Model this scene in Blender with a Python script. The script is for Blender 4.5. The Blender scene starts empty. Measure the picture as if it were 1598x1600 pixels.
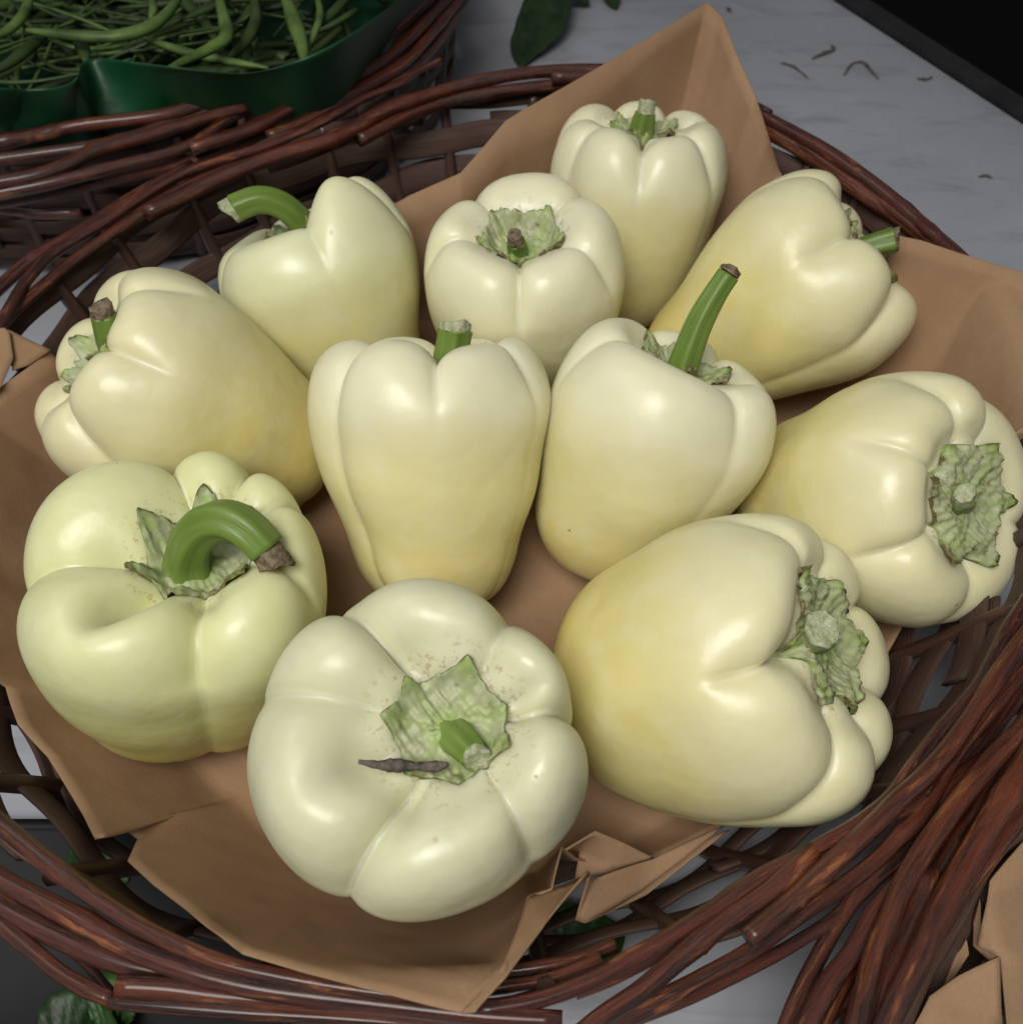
import bpy, bmesh, math, random
import numpy as np
from mathutils import Vector, Matrix
# ------------------------------------------------------------------ camera, world, lamps, exposure
SC = bpy.context.scene
COL = SC.collection
PITCH, CAM_H, RIM_Z, FPX = 52.0, 0.27, 0.085, 1604.0
cam_d = bpy.data.cameras.new('camera'); cam_o = bpy.data.objects.new('camera', cam_d); COL.objects.link(cam_o)
cam_o.location = (0.0, -CAM_H / math.tan(math.radians(PITCH)), RIM_Z + CAM_H)
cam_o.rotation_euler = (math.radians(90 - PITCH), 0, 0)
cam_d.sensor_width = 36; cam_d.lens = 36 * FPX / 1600
cam_d.clip_start = .01; cam_d.clip_end = 50
cam_d.dof.use_dof = True; cam_d.dof.focus_distance = .315; cam_d.dof.aperture_fstop = 20
SC.camera = cam_o
W = bpy.data.worlds.new('World'); SC.world = W; W.use_nodes = True
W.node_tree.nodes['Background'].inputs[0].default_value = (.92, .95, 1.0, 1)
W.node_tree.nodes['Background'].inputs[1].default_value = .09
def area_lamp(name, loc, target, sx, sy, power, col):
    d = bpy.data.lights.new(name, 'AREA'); d.shape = 'RECTANGLE'; d.size = sx; d.size_y = sy; d.energy = power; d.color = col
    o = bpy.data.objects.new(name, d); COL.objects.link(o); o.location = loc
    o.rotation_euler = (Vector(target) - Vector(loc)).to_track_quat('-Z', 'Y').to_euler()
    return o
area_lamp('ceiling_lamp', (-.22, -.52, 1.12), (.01, .0, .07), .62, .46, 1.95, (1.0, .985, .94)).data.spread = math.radians(62)
area_lamp('window_lamp', (-.70, .25, 1.05), (0, .02, .05), .40, .55, 1.7, (.93, .97, 1.0))
vs = SC.view_settings
SC.display_settings.display_device = 'sRGB'
vs.view_transform = 'Standard'; vs.look = 'None'; vs.exposure = 0.0; vs.gamma = 1.0; vs.use_curve_mapping = False
SC.render.engine = 'CYCLES'
SC.cycles.use_denoising = True
SC.cycles.max_bounces = 6; SC.cycles.diffuse_bounces = 3; SC.cycles.glossy_bounces = 3; SC.cycles.transmission_bounces = 2
# ------------------------------------------------------------------ pixel helpers and the pepper shape
_p = math.radians(PITCH)
CAM = np.array([0.0, -CAM_H / math.tan(_p), RIM_Z + CAM_H])
FWD = np.array([0.0, math.cos(_p), -math.sin(_p)])
RIGHT = np.array([1.0, 0.0, 0.0])
UP = np.cross(RIGHT, FWD)
def ray(u, v):
    return FWD + RIGHT * ((u - 799.0) / FPX) - UP * ((v - 800.0) / FPX)
def onz(u, v, z):                      # the point of height z seen at a photo pixel
    d = ray(u, v)
    return CAM + d * ((z - CAM[2]) / d[2])
def proj(P):
    Q = np.asarray(P) - CAM
    z = Q @ FWD
    return np.stack([799 + FPX * (Q @ RIGHT) / z, 800 - FPX * (Q @ UP) / z], -1)
def unit(v):
    v = np.asarray(v, float)
    return v / np.linalg.norm(v)
def catmull(P, n):
    P = np.asarray(P, float)
    m = len(P)
    E = np.vstack([2 * P[0] - P[1], P, 2 * P[-1] - P[-2]])
    t = np.linspace(0, m - 1, n)
    i = np.minimum(t.astype(int), m - 2)
    f = (t - i)[:, None]
    a, b, c, d = E[i], E[i + 1], E[i + 2], E[i + 3]
    return 0.5 * (2 * b + (c - a) * f + (2 * a - 5 * b + 4 * c - d) * f ** 2 + (3 * b - a - 3 * c + d) * f ** 3)

def frame(alpha, beta):
    al, be = math.radians(alpha), math.radians(beta)
    a = math.cos(be) * (math.cos(al) * RIGHT + math.sin(al) * UP) - math.sin(be) * FWD
    if abs(a @ RIGHT) < abs(a @ UP) or beta > 55:
        e1 = unit(RIGHT - a * (a @ RIGHT)); e2 = np.cross(a, e1)
    else:
        e2 = unit(UP - a * (a @ UP)); e1 = np.cross(e2, a)
    return e1, e2, a
def pepper_surface(p, nt=176, ns=84):
    """grid (ns, nt, 3) in the pepper's own frame, z up its axis from the blossom end"""
    R, L = p['R'], p['L']
    cav = p.get('cav', .17)
    taper = p.get('taper', .80)
    gd = p.get('gd', 1.0)
    zc = 1 - cav
    # (radius / R, height / L)
    ridge = [(0, zc), (.13, zc), (.25, zc + .015), (.34, zc + .5 * cav), (.46, .965), (.62, 1.0), (.78, .985), (.91, .92),
             (.985, .82), (1.0, .70), (.5 + .5 * taper + .04, .50), (taper * 1.02, .30), (taper * .88, .15), (taper * .66, .045), (taper * .38, 0.0),
             (taper * .15, .015), (0, .045)]
    dz, dr = .095 * gd, .128 * gd
    groove = [(0, zc), (.12, zc - .004), (.22, zc), (.31, zc + .22 * cav), (.41, .99 - dz * 1.25), (.53, 1.0 - dz * 1.12), (.66, .975 - dz), (.78, .91 - dz * .9),
              (.985 - dr, .79 - dz * .4), (1.0 - dr * .92, .68), (.5 + .5 * taper + .04 - dr * .72, .50), (taper * 1.02 - dr * .62, .30), (taper * .88 - dr * .62, .16), (taper * .62 - dr * .6, .075),
              (taper * .30, .06), (taper * .12, .05), (0, .05)]
    A, B = catmull(ridge, ns), catmull(groove, ns)
    th = np.linspace(0, 2 * math.pi, nt, endpoint=False)
    g = sorted(p['grooves'])                     # (angle, depth[, side length])
    ga = np.radians([x[0] for x in g]); gdep = np.array([x[1] for x in g]); gl = np.array([x[2] if len(x) > 2 else .25 for x in g])
    n = len(g)
    rng = np.random.RandomState(p.get('seed', 1))
    lob = p.get('lobes') or [(rng.uniform(-.03, .03), rng.uniform(-.05, .05)) for _ in range(n)]   # (height, radius) of the lobe after each groove
    w = np.zeros(nt); dep = np.zeros(nt); hl = np.zeros(nt); rl = np.zeros(nt); sl = np.zeros(nt)
    for k in range(n):
        a0 = ga[k]; a1 = ga[(k + 1) % n] + (2 * math.pi if k == n - 1 else 0)
        x = (th - a0) % (2 * math.pi)
        m = x < (a1 - a0)
        f = x[m] / (a1 - a0)
        q = np.abs(2 * f - 1)
        span = min(1.0, (a1 - a0) / 1.0)
        ww = (1 - q ** 2.1 + 1e-4) ** .55
        ww = 1 - (1 - ww) * (.55 + .45 * span)
        sm = f * f * (3 - 2 * f)
        w[m] = ww
        dep[m] = gdep[k] * (1 - sm) + gdep[(k + 1) % n] * sm
        sl[m] = gl[k] * (1 - sm) + gl[(k + 1) % n] * sm
        b = np.sin(f * math.pi) ** 1.2
        hl[m] = lob[k][0] * b; rl[m] = lob[k][1] * b
    s = np.linspace(0, 1, ns)[:, None]
    # groove strength fades down the side and comes back at the blossom end
    fade = np.clip((s - .43) / .16, 0, 1); fade = fade * fade * (3 - 2 * fade)
    strength = 1 - fade * (1 - sl[None, :])
    W = 1 - (1 - w[None, :]) * dep[None, :] * strength
    rho = B[:, 0:1] + (A[:, 0:1] - B[:, 0:1]) * W
    z = B[:, 1:2] + (A[:, 1:2] - B[:, 1:2]) * W
    sh = np.exp(-((s - .33) / .15) ** 2)
    z = z + hl[None, :] * sh
    rho = rho * (1 + rl[None, :] * np.clip((s - .12) / .25, 0, 1))
    for a, dp, wd, s0, s1 in p.get('folds', []):   # a crease pressed into the hollow only
        q = np.angle(np.exp(1j * (th - math.radians(a)))) / math.radians(wd)
        z = z - dp * np.exp(-(q * q + .02) ** .6)[None, :] * np.exp(-((s - s0) / s1) ** 2)
    ex = p.get('ell', (1.0, 1.0, 0.0))            # stretch of the cross-section along a turned axis
    X = rho * np.cos(th)[None, :] * R; Y = rho * np.sin(th)[None, :] * R
    c, sn = math.cos(math.radians(ex[2])), math.sin(math.radians(ex[2]))
    xr, yr = (X * c + Y * sn) * ex[0], (-X * sn + Y * c) * ex[1]
    X, Y = xr * c - yr * sn, xr * sn + yr * c
    Z = z * L
    # slow unevenness
    P = np.stack([X, Y, Z], -1)
    amp = p.get('lump', .018) * R * np.clip((s - .16) / .15, 0, 1)
    d = np.zeros_like(X)
    for i in range(7):
        k = rng.normal(size=3); k /= np.linalg.norm(k)
        lam = rng.uniform(.55, 1.5) * R * 1.3
        d += np.sin((P @ k) * 2 * math.pi / lam + rng.uniform(0, 6.28)) * rng.uniform(.4, 1)
    N = np.stack([X, Y, (Z - .55 * L)], -1); N /= np.linalg.norm(N, axis=-1, keepdims=True) + 1e-9
    P = P + N * (d * amp / 2)[..., None]
    le = p.get('lean', (0, 0))                    # blossom end pushed sideways
    q = (1 - P[..., 2] / L)
    P[..., 0] += le[0] * R * q ** 2; P[..., 1] += le[1] * R * q ** 2
    of = p.get('off', (0, 0))                     # calyx set off the middle
    h = np.clip(1 - (s - .1) / .42, 0, 1); h = h * h * (3 - 2 * h)
    P[..., 0] += of[0] * R * h; P[..., 1] += of[1] * R * h
    return P
def place_pepper(p, floor=None):
    """rotation rows and origin so that the calyx centre is seen at pixel p['at'] and the lowest point rests at height p['z']"""
    e1, e2, a = frame(p['ax'][0], p['ax'][1])
    M = np.stack([e1, e2, a], 1)
    S = pepper_surface(p, 72, 50).reshape(-1, 3) @ M.T
    of = p.get('off', (0, 0))
    zc = M @ np.array([of[0] * p['R'], of[1] * p['R'], (1 - p.get('cav', .17)) * p['L']])
    d = ray(*p['at'])
    # CAM + d t - zc + min S_z = z
    t = (p['z'] - S[:, 2].min() + zc[2] - CAM[2]) / d[2]
    return M, CAM + d * t - zc, S
PEPPERS = {
 'A': dict(folds=[(-97, .05, 12, .28, .09)], at=(1004, 217), ax=(87.6, 35.5), z=0.0214, R=0.0389, L=0.0932, cav=.11, taper=.80, grooves=[(-97, 1., .15), (-42, .9, .3), (10, .8), (60, .9), (115, .9), (175, .9), (-150, .5, .1)]),
 'B': dict(at=(815, 394), ax=(94.2, 52.9), z=0.0218, R=0.0411, L=0.0912, taper=.82, grooves=[(42, .7, .1), (128, .9, .15), (188, .8, .25), (268, 1., .3), (330, .7, .2)]),
 'C': dict(at=(475, 372), ax=(110.4, 27.1), z=0.0217, R=0.0422, L=0.0842, cav=.12, taper=.74, grooves=[(-70, .45, .25), (-165, .8, .1), (130, .9), (60, .9), (0, .8, .1)], lobes=[(-.02, 0), (.12, 0), (.05, 0), (-.05, 0), (-.06, .02)]),
 'D': dict(lump=.025, at=(1331, 396), ax=(34.3, 23.4), z=0.0223, R=0.0435, L=0.1037, cav=.09, taper=.68, grooves=[(118, .7, .5), (185, .7, .0), (240, .9, .35), (292, .9), (335, .9), (20, .9), (68, .9, .3)], lobes=[(0, .03), (.02, 0), (-.02, .03), (0, .05), (0, 0), (0, .04), (0, .0)]),
 'E': dict(at=(170, 562), ax=(150.7, 35.3), z=0.0205, R=0.0434, L=0.1031, cav=.12, taper=.76, grooves=[(-8, .7, .1), (-62, .8, .2), (44, .7, .3), (85, .9, .2), (140, .9), (200, .9), (250, .8)]),
 'F': dict(folds=[(-84, .05, 12, .30, .09)], off=(.1, 0), at=(693, 596), ax=(92.1, 10.2), z=0.0227, R=0.0439, L=0.0980, taper=.74, grooves=[(-138, .9, .75), (-84, .75, .0), (-32, .7, .35), (35, .9), (90, .9), (150, .8)]),
 'G': dict(at=(1058, 591), ax=(67.2, 26.5), z=0.0223, R=0.0409, L=0.0921, cav=.12, taper=.76, grooves=[(-60, .55, .5), (-15, .7, .3), (50, .9), (110, .9), (190, .6, .15)]),
 'H': dict(at=(1503, 782), ax=(0.5, 56.5), z=0.0208, R=0.0441, L=0.0881, cav=.06, gd=.9, taper=.8, grooves=[(72, .6, .2), (105, .8, .3), (153, .6, .1), (207, .8, .25), (275, .8, .3), (345, .6)]),
 'I': dict(lump=.028, folds=[(246, .22, 12, .27, .10), (188, .07, 14, .25, .1), (300, .05, 9, .26, .08)], off=(.18, .0), at=(316, 892), ax=(82.8, 42.8), z=0.0213, R=0.0490, L=0.0851, cav=.20, taper=.80, gd=1.3, grooves=[(35, .6, .2), (65, .7, .2), (104, .75, .1), (192, 1., .7), (292, 1., .5), (345, .6, .3)], lobes=[(.0, -.02), (.02, 0), (.03, .02), (.03, .04), (-.01, .05), (0, -.05)]),
 'J': dict(lump=.03, folds=[(208, .10, 17, .25, .09), (115, .05, 9, .22, .09), (20, .05, 9, .26, .09), (255, .05, 9, .26, .08)], off=(.17, .03), at=(700, 1142), ax=(80.6, 63.1), z=0.0212, R=0.0445, L=0.1008, cav=.15, gd=1.25, taper=.64, grooves=[(8, 1., .5), (54, .6, .3), (123, .9, .2), (166, .6, .35), (248, .9, .6), (316, .8, .5)], lobes=[(.0, 0), (.01, .02), (0, -.02), (.01, .05), (-.03, -.02), (0, .0)]),
 'K': dict(lump=.026, folds=[(180, .05, 10, .30, .07)], off=(0, .1), at=(1274, 1000), ax=(16.5, 37.4), z=0.0209, R=0.0474, L=0.0903, cav=.09, gd=1.1, taper=.88, grooves=[(180, .9, .0), (105, .7, .3), (65, .9, .3), (20, .7), (248, .8, .3), (290, 1., .3), (325, .9)]),
}
# ------------------------------------------------------------------ object helpers
def mesh(name, V, F, mat, parent=None, smooth=True, uv=None, attrs=None, base=None):
    """one mesh object; V in world metres, stored relative to its thing's base"""
    V = np.asarray(V, float)
    if base is None:
        base = BASES[parent.name] if parent is not None else np.zeros(3)
    me = bpy.data.meshes.new(name)
    me.from_pydata((V - base).tolist(), [], [tuple(int(i) for i in f) for f in F])
    if smooth:
        me.polygons.foreach_set('use_smooth', [True] * len(me.polygons))
    if uv is not None:
        lay = me.uv_layers.new(name='UVMap')
        li = np.zeros(len(me.loops), np.int32); me.loops.foreach_get('vertex_index', li)
        lay.data.foreach_set('uv', np.asarray(uv, np.float32)[li].ravel())
    for k, a in (attrs or {}).items():
        at = me.attributes.new(k, 'FLOAT', 'POINT'); at.data.foreach_set('value', np.asarray(a, np.float32).ravel())
    me.materials.append(mat)
    me.update()
    o = bpy.data.objects.new(name, me); COL.objects.link(o)
    if parent is not None:
        o.parent = parent
        BASES[o.name] = base
        if parent.type == 'EMPTY': pass
    else:
        o.location = base; BASES[o.name] = base
    return o
BASES = {}
def thing(name, label, cat, base, group=None):
    o = bpy.data.objects.new(name, None); COL.objects.link(o); o.empty_display_size = .02
    o.location = tuple(base); BASES[o.name] = np.asarray(base, float)
    return tag(o, label, cat, group)
def tag(o, label, cat, group=None):
    o['label'] = label; o['category'] = cat
    if group: o['group'] = group
    return o
def tube_geo(path, rad, n=10, rough=0.0, seed=0, ribs=0, rib=0.0, flat=1.0, cap=True):
    path = np.asarray(path, float); m = len(path)
    rad = np.broadcast_to(np.asarray(rad, float), (m,))
    T = np.gradient(path, axis=0); T /= np.linalg.norm(T, axis=1, keepdims=True) + 1e-12
    nrm = unit(np.cross(T[0], [0, 0, 1]) if abs(T[0][2]) < .9 else np.cross(T[0], [0, 1, 0]))
    rs = np.random.RandomState(seed)
    ln = np.concatenate([[0], np.cumsum(np.linalg.norm(np.diff(path, axis=0), axis=1))])
    ph = rs.uniform(0, 6.28, 6)
    V, uv = [], []
    for i in range(m):
        nrm = unit(nrm - T[i] * (nrm @ T[i])); b = np.cross(T[i], nrm)
        a = np.linspace(0, 2 * math.pi, n, endpoint=False)
        r = rad[i] * (1 + rib * np.cos(ribs * a) + rough * (.5 * np.sin(a + ph[0] + ln[i] * 90) + .4 * np.sin(2 * a + ph[1] + ln[i] * 160) + .5 * math.sin(ph[2] + ln[i] * 130)))
        V.append(path[i] + np.cos(a)[:, None] * nrm * r[:, None] + np.sin(a)[:, None] * b * (r * flat)[:, None])
        uv.append(np.stack([np.full(n, ln[i]), np.abs(np.linspace(-1, 1, n, endpoint=False))], 1))
    V = np.concatenate(V); uv = np.concatenate(uv)
    F = [(i * n + j, i * n + (j + 1) % n, (i + 1) * n + (j + 1) % n, (i + 1) * n + j) for i in range(m - 1) for j in range(n)]
    if cap:
        F += [tuple(range(n))[::-1], tuple(range((m - 1) * n, m * n))]
    return V, F, uv
def grid_faces(r, c, wrap=False):
    return [(i * c + j, i * c + (j + 1) % c, (i + 1) * c + (j + 1) % c, (i + 1) * c + j) for i in range(r - 1) for j in range(c if wrap else c - 1)]
# ------------------------------------------------------------------ materials
class NG:
    def __init__(s, name):
        s.m = bpy.data.materials.new(name); s.m.use_nodes = True; s.t = s.m.node_tree
        s.b = s.t.nodes['Principled BSDF']
    def set(s, sock, v):
        if isinstance(v, bpy.types.NodeSocket): s.t.links.new(v, sock)
        elif v is not None: sock.default_value = v
    def node(s, ty, ins=None, **kw):
        n = s.t.nodes.new(ty)
        for k, v in kw.items(): setattr(n, k, v)
        for k, v in (ins or {}).items(): s.set(n.inputs[k], v)
        return n
    def noise(s, vec, scale, detail=3, rough=.55, dist=0.0):
        return s.node('ShaderNodeTexNoise', {'Vector': vec, 'Scale': scale, 'Detail': detail, 'Roughness': rough, 'Distortion': dist}).outputs['Fac']
    def ramp(s, fac, stops, interp='LINEAR'):
        n = s.node('ShaderNodeValToRGB', {'Fac': fac}); n.color_ramp.interpolation = interp
        e = n.color_ramp.elements
        while len(e) < len(stops): e.new(.5)
        for x, (p, c) in zip(e, stops):
            x.position = p; x.color = (c if isinstance(c, tuple) else (c, c, c)) + (1,)
        return n.outputs['Color']
    def mix(s, fac, a, b, mode='MIX'):
        n = s.node('ShaderNodeMix', data_type='RGBA', blend_type=mode)
        s.set(n.inputs[0], fac)
        for q, v in ((n.inputs[6], a), (n.inputs[7], b)):
            s.set(q, v + (1,) if isinstance(v, tuple) else v)
        return n.outputs[2]
    def math(s, op, a, b=0.0, clamp=False):
        n = s.node('ShaderNodeMath', operation=op, use_clamp=clamp); s.set(n.inputs[0], a); s.set(n.inputs[1], b); return n.outputs[0]
    def attr(s, name): return s.node('ShaderNodeAttribute', attribute_name=name).outputs['Fac']
    def coord(s, which='Object'): return s.node('ShaderNodeTexCoord').outputs[which]
    def mapping(s, vec, scale=(1, 1, 1), loc=(0, 0, 0), rot=(0, 0, 0)):
        return s.node('ShaderNodeMapping', {'Vector': vec, 'Scale': scale, 'Location': loc, 'Rotation': rot}).outputs[0]
    def bump(s, h, dist, strength=1.0, nrm=None):
        n = s.node('ShaderNodeBump', {'Height': h, 'Distance': dist, 'Strength': strength})
        if nrm is not None: s.set(n.inputs['Normal'], nrm)
        return n.outputs[0]
    def out(s, **kw):
        for k, v in kw.items():
            k = {'color': 'Base Color', 'rough': 'Roughness', 'normal': 'Normal', 'spec': 'Specular IOR Level', 'sss': 'Subsurface Weight', 'sscale': 'Subsurface Scale', 'srad': 'Subsurface Radius',
                 'coat': 'Coat Weight', 'coatr': 'Coat Roughness', 'trans': 'Transmission Weight', 'sheen': 'Sheen Weight'}[k]
            s.set(s.b.inputs[k], v + (1,) if isinstance(v, tuple) and len(v) == 3 and k == 'Base Color' else v)
        return s.m
def pepper_skin(name, c_top, c_mid, c_low, seed):
    g = NG(name); ob = g.mapping(g.coord(), loc=(seed * .37, seed * .21, seed * .53))
    h = g.attr('hgt')
    big = g.noise(ob, 26, 2)
    hh = g.math('ADD', h, g.math('MULTIPLY', g.math('SUBTRACT', big, .5), .28))
    col = g.ramp(hh, [(.05, c_low), (.45, c_mid), (.86, c_top)], 'EASE')
    mott = g.noise(ob, 75, 3)
    col = g.mix(g.math('MULTIPLY', g.ramp(mott, [(.45, 0.0), (.75, 1.0)]), .35), col, g.mix(.5, c_top, (.86, .84, .70)))
    # paler marbled streaks in the wall of the fruit
    # corky rust next to the calyx
    cd = g.attr('cald')
    ring = g.ramp(cd, [(0.0, 1.0), (.42, 1.0), (.53, 0.0)])
    fr = g.ramp(g.noise(ob, 420, 5, .7), [(.55, 0.0), (.62, 1.0)])
    col = g.mix(g.math('MULTIPLY', g.math('MULTIPLY', ring, fr), .42), col, (.34, .13, .04))
    # pinprick specks and little scratches
    v = g.node('ShaderNodeTexVoronoi', {'Vector': ob, 'Scale': 95.0}); d = v.outputs['Distance']
    pick = g.ramp(g.node('ShaderNodeSeparateColor', {'Color': v.outputs['Color']}).outputs[0], [(.90, 0.0), (.905, 1.0)], 'CONSTANT')
    dot = g.ramp(d, [(.045, 1.0), (.075, 0.0)])
    col = g.mix(g.math('MULTIPLY', g.math('MULTIPLY', dot, pick), .85), col, (.12, .06, .015))
    v2 = g.node('ShaderNodeTexVoronoi', {'Vector': g.mapping(ob, (55, 55, 14), rot=(.4, .5, .3)), 'Scale': 1.0})
    pick2 = g.ramp(g.node('ShaderNodeSeparateColor', {'Color': v2.outputs['Color']}).outputs[1], [(.91, 0.0), (.915, 1.0)], 'CONSTANT')
    dot2 = g.ramp(v2.outputs['Distance'], [(.05, 1.0), (.08, 0.0)])
    col = g.mix(g.math('MULTIPLY', g.math('MULTIPLY', dot2, pick2), .55), col, (.35, .22, .06))
    fine = g.noise(ob, 330, 4, .6); mid = g.noise(ob, 110, 3)
    b0 = g.bump(g.noise(ob, 48, 2), .0016, .5); b1 = g.bump(mid, .0005, .6, b0); b2 = g.bump(fine, .00016, .6, b1)
    rgh = g.math('ADD', .28, g.math('MULTIPLY', g.noise(ob, 95, 5), .26))
    return g.out(color=col, rough=rgh, normal=b2, spec=.5, sss=.55, sscale=.008, srad=(1.0, .80, .30), coat=.13, coatr=.22)
def calyx_mat():
    g = NG('calyx_green'); ob = g.coord(); f = g.attr('rim'); v = g.attr('vein')
    n = g.noise(ob, 300, 4)
    col = g.mix(n, (.30, .34, .14), (.47, .50, .29))
    col = g.mix(g.math('MULTIPLY', v, .75), col, (.31, .42, .11))
    tip = g.ramp(f, [(.86, 0.0), (1.02, 1.0)])
    col = g.mix(g.math('MULTIPLY', tip, .8), col, (.17, .27, .035))
    dirt = g.ramp(g.noise(ob, 190, 5, .7), [(.57, 0.0), (.67, 1.0)])
    cen = g.ramp(f, [(.18, 1.0), (.50, 0.0)])
    col = g.mix(g.math('MULTIPLY', cen, .6), col, (.24, .38, .07))
    grey = g.ramp(g.noise(ob, 120, 3), [(.48, 0.0), (.60, 1.0)])
    col = g.mix(g.math('MULTIPLY', grey, .45), col, (.40, .39, .28))
    col = g.mix(g.math('MULTIPLY', dirt, .7), col, (.17, .115, .065))
    edge = g.ramp(f, [(.955, 0.0), (.985, 1.0)])
    col = g.mix(g.math('MULTIPLY', edge, g.ramp(g.noise(ob, 260, 2), [(.40, 0.0), (.55, .85)])), col, (.10, .06, .025))
    blis = g.noise(ob, 210, 1)
    return g.out(color=col, rough=.46, normal=g.bump(blis, .0016, .7), spec=.4, sss=.15, sscale=.002, srad=(.6, 1, .3))
def stem_mat():
    g = NG('stem_green'); uv = g.coord('UV'); ob = g.coord()
    st = g.noise(g.mapping(uv, (60, 9, 1)), 1.0, 4)
    col = g.mix(st, (.075, .14, .018), (.19, .27, .05))
    pale = g.ramp(g.node('ShaderNodeSeparateXYZ', {'Vector': uv}).outputs[0], [(0.0, 1.0), (.010, 0.0)])
    col = g.mix(g.math('MULTIPLY', pale, .6), col, (.34, .42, .12))
    sp = g.ramp(g.noise(ob, 300, 4), [(.66, 0.0), (.72, 1.0)])
    col = g.mix(g.math('MULTIPLY', sp, .6), col, (.15, .11, .05))
    return g.out(color=col, rough=.42, normal=g.bump(st, .0004, .7), spec=.45, sss=.12, sscale=.003, srad=(.5, 1, .2))
def simple(name, c1, c2, scale, rough=.6, bump=.0003, lo=.35, hi=.65, sss=0.0, bs=None, spec=.4):
    g = NG(name); ob = g.coord(); n = g.noise(ob, scale, 5, .6)
    return g.out(color=g.mix(g.ramp(n, [(lo, 0.0), (hi, 1.0)]), c1, c2), rough=rough, normal=g.bump(g.noise(ob, bs or scale * 2, 4), bump, .8), sss=sss, sscale=.003, spec=spec)
def rod_mat(name='willow_varnished', dull=0.0):
    g = NG(name); uv = g.coord('UV'); rnd = g.node('ShaderNodeObjectInfo').outputs['Random']
    off = g.node('ShaderNodeCombineXYZ', {'X': g.math('MULTIPLY', rnd, 37.0), 'Y': g.math('MULTIPLY', rnd, 11.0)}).outputs[0]
    base = g.node('ShaderNodeVectorMath', {0: uv, 1: off}, operation='ADD').outputs[0]
    streak = g.noise(g.mapping(base, (45, 7, 1)), 1.0, 8, .72, .5)
    fibre = g.noise(g.mapping(base, (90, 16, 1)), 1.0, 8, .78, .4)
    long = g.noise(g.mapping(base, (14, 1.2, 1)), 1.0, 3)
    wear = g.noise(g.mapping(base, (34, 2.4, 1)), 1.0, 6, .75, .6)
    dark = g.mix(rnd, (.010, .003, .003), (.024, .006, .004))
    mid = g.mix(g.node('ShaderNodeMath', {0: g.math('MULTIPLY', rnd, 7.31)}, operation='FRACT').outputs[0], (.110, .018, .008), (.165, .038, .011))
    col = g.mix(g.ramp(g.math('ADD', g.math('MULTIPLY', streak, .6), g.math('MULTIPLY', long, .4)), [(.42, 0.0), (.60, 1.0)]), dark, mid)
    col = g.mix(g.math('MULTIPLY', g.ramp(fibre, [(.52, 0.0), (.75, 1.0)]), .5), col, (.20, .052, .020))
    col = g.mix(g.math('MULTIPLY', g.ramp(wear, [(.57, 0.0), (.66, 1.0)]), .75), col, (.38, .13, .040))
    col = g.mix(g.ramp(wear, [(.72, 0.0), (.745, 1.0)]), col, (.52, .30, .14))
    if dull: col = g.mix(dull, col, (.055, .028, .018))
    h = g.math('ADD', g.math('MULTIPLY', fibre, .8), g.math('MULTIPLY', streak, .45))
    fleck = g.noise(g.mapping(base, (420, 22, 1)), 1.0, 4, .7)
    h = g.math('ADD', h, g.math('MULTIPLY', fleck, .35))
    return g.out(color=col, rough=g.math('ADD', .12 + .3 * dull, g.math('MULTIPLY', fibre, .34)), normal=g.bump(h, .0008, .8), spec=.5, coat=.5, coatr=.22)
def splint_mat():
    g = NG('splint_brown'); uv = g.coord('UV'); rnd = g.node('ShaderNodeObjectInfo').outputs['Random']
    off = g.node('ShaderNodeCombineXYZ', {'X': g.math('MULTIPLY', rnd, 23.0), 'Y': g.math('MULTIPLY', rnd, 5.0)}).outputs[0]
    base = g.node('ShaderNodeVectorMath', {0: uv, 1: off}, operation='ADD').outputs[0]
    a = g.noise(g.mapping(base, (9, 16, 1)), 1.0, 6, .7)
    b = g.noise(g.mapping(base, (30, 3, 1)), 1.0, 4)
    col = g.mix(g.ramp(a, [(.3, 0.0), (.7, 1.0)]), (.040, .021, .016), (.105, .055, .038))
    col = g.mix(g.math('MULTIPLY', g.ramp(b, [(.5, 0.0), (.7, 1.0)]), .5), col, g.mix(rnd, (.12, .045, .03), (.13, .085, .055)))
    return g.out(color=col, rough=.55, normal=g.bump(a, .0008, .7), spec=.4)
def kraft_mat():
    g = NG('kraft_paper'); ob = g.coord()
    fib = g.noise(g.mapping(ob, (1, 1, 1)), 900, 4, .7); cloud = g.noise(ob, 18, 4)
    spk = g.ramp(g.noise(ob, 1500, 2), [(.68, 0.0), (.76, 1.0)])
    col = g.mix(g.ramp(cloud, [(.35, 0.0), (.65, 1.0)]), (.295, .176, .096), (.355, .218, .126))
    col = g.mix(g.math('MULTIPLY', g.math('SUBTRACT', fib, .4), .6), col, (.16, .085, .045))
    col = g.mix(g.math('MULTIPLY', spk, .4), col, (.10, .05, .028))
    wr = g.noise(ob, 48, 4, .5)
    nr = g.bump(g.noise(ob, 26, 2, .5), .005, .35)
    nr = g.bump(wr, .0012, .25, nr)
    return g.out(color=col, rough=.72, normal=g.bump(fib, .00015, .6, nr), spec=.25)
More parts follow.
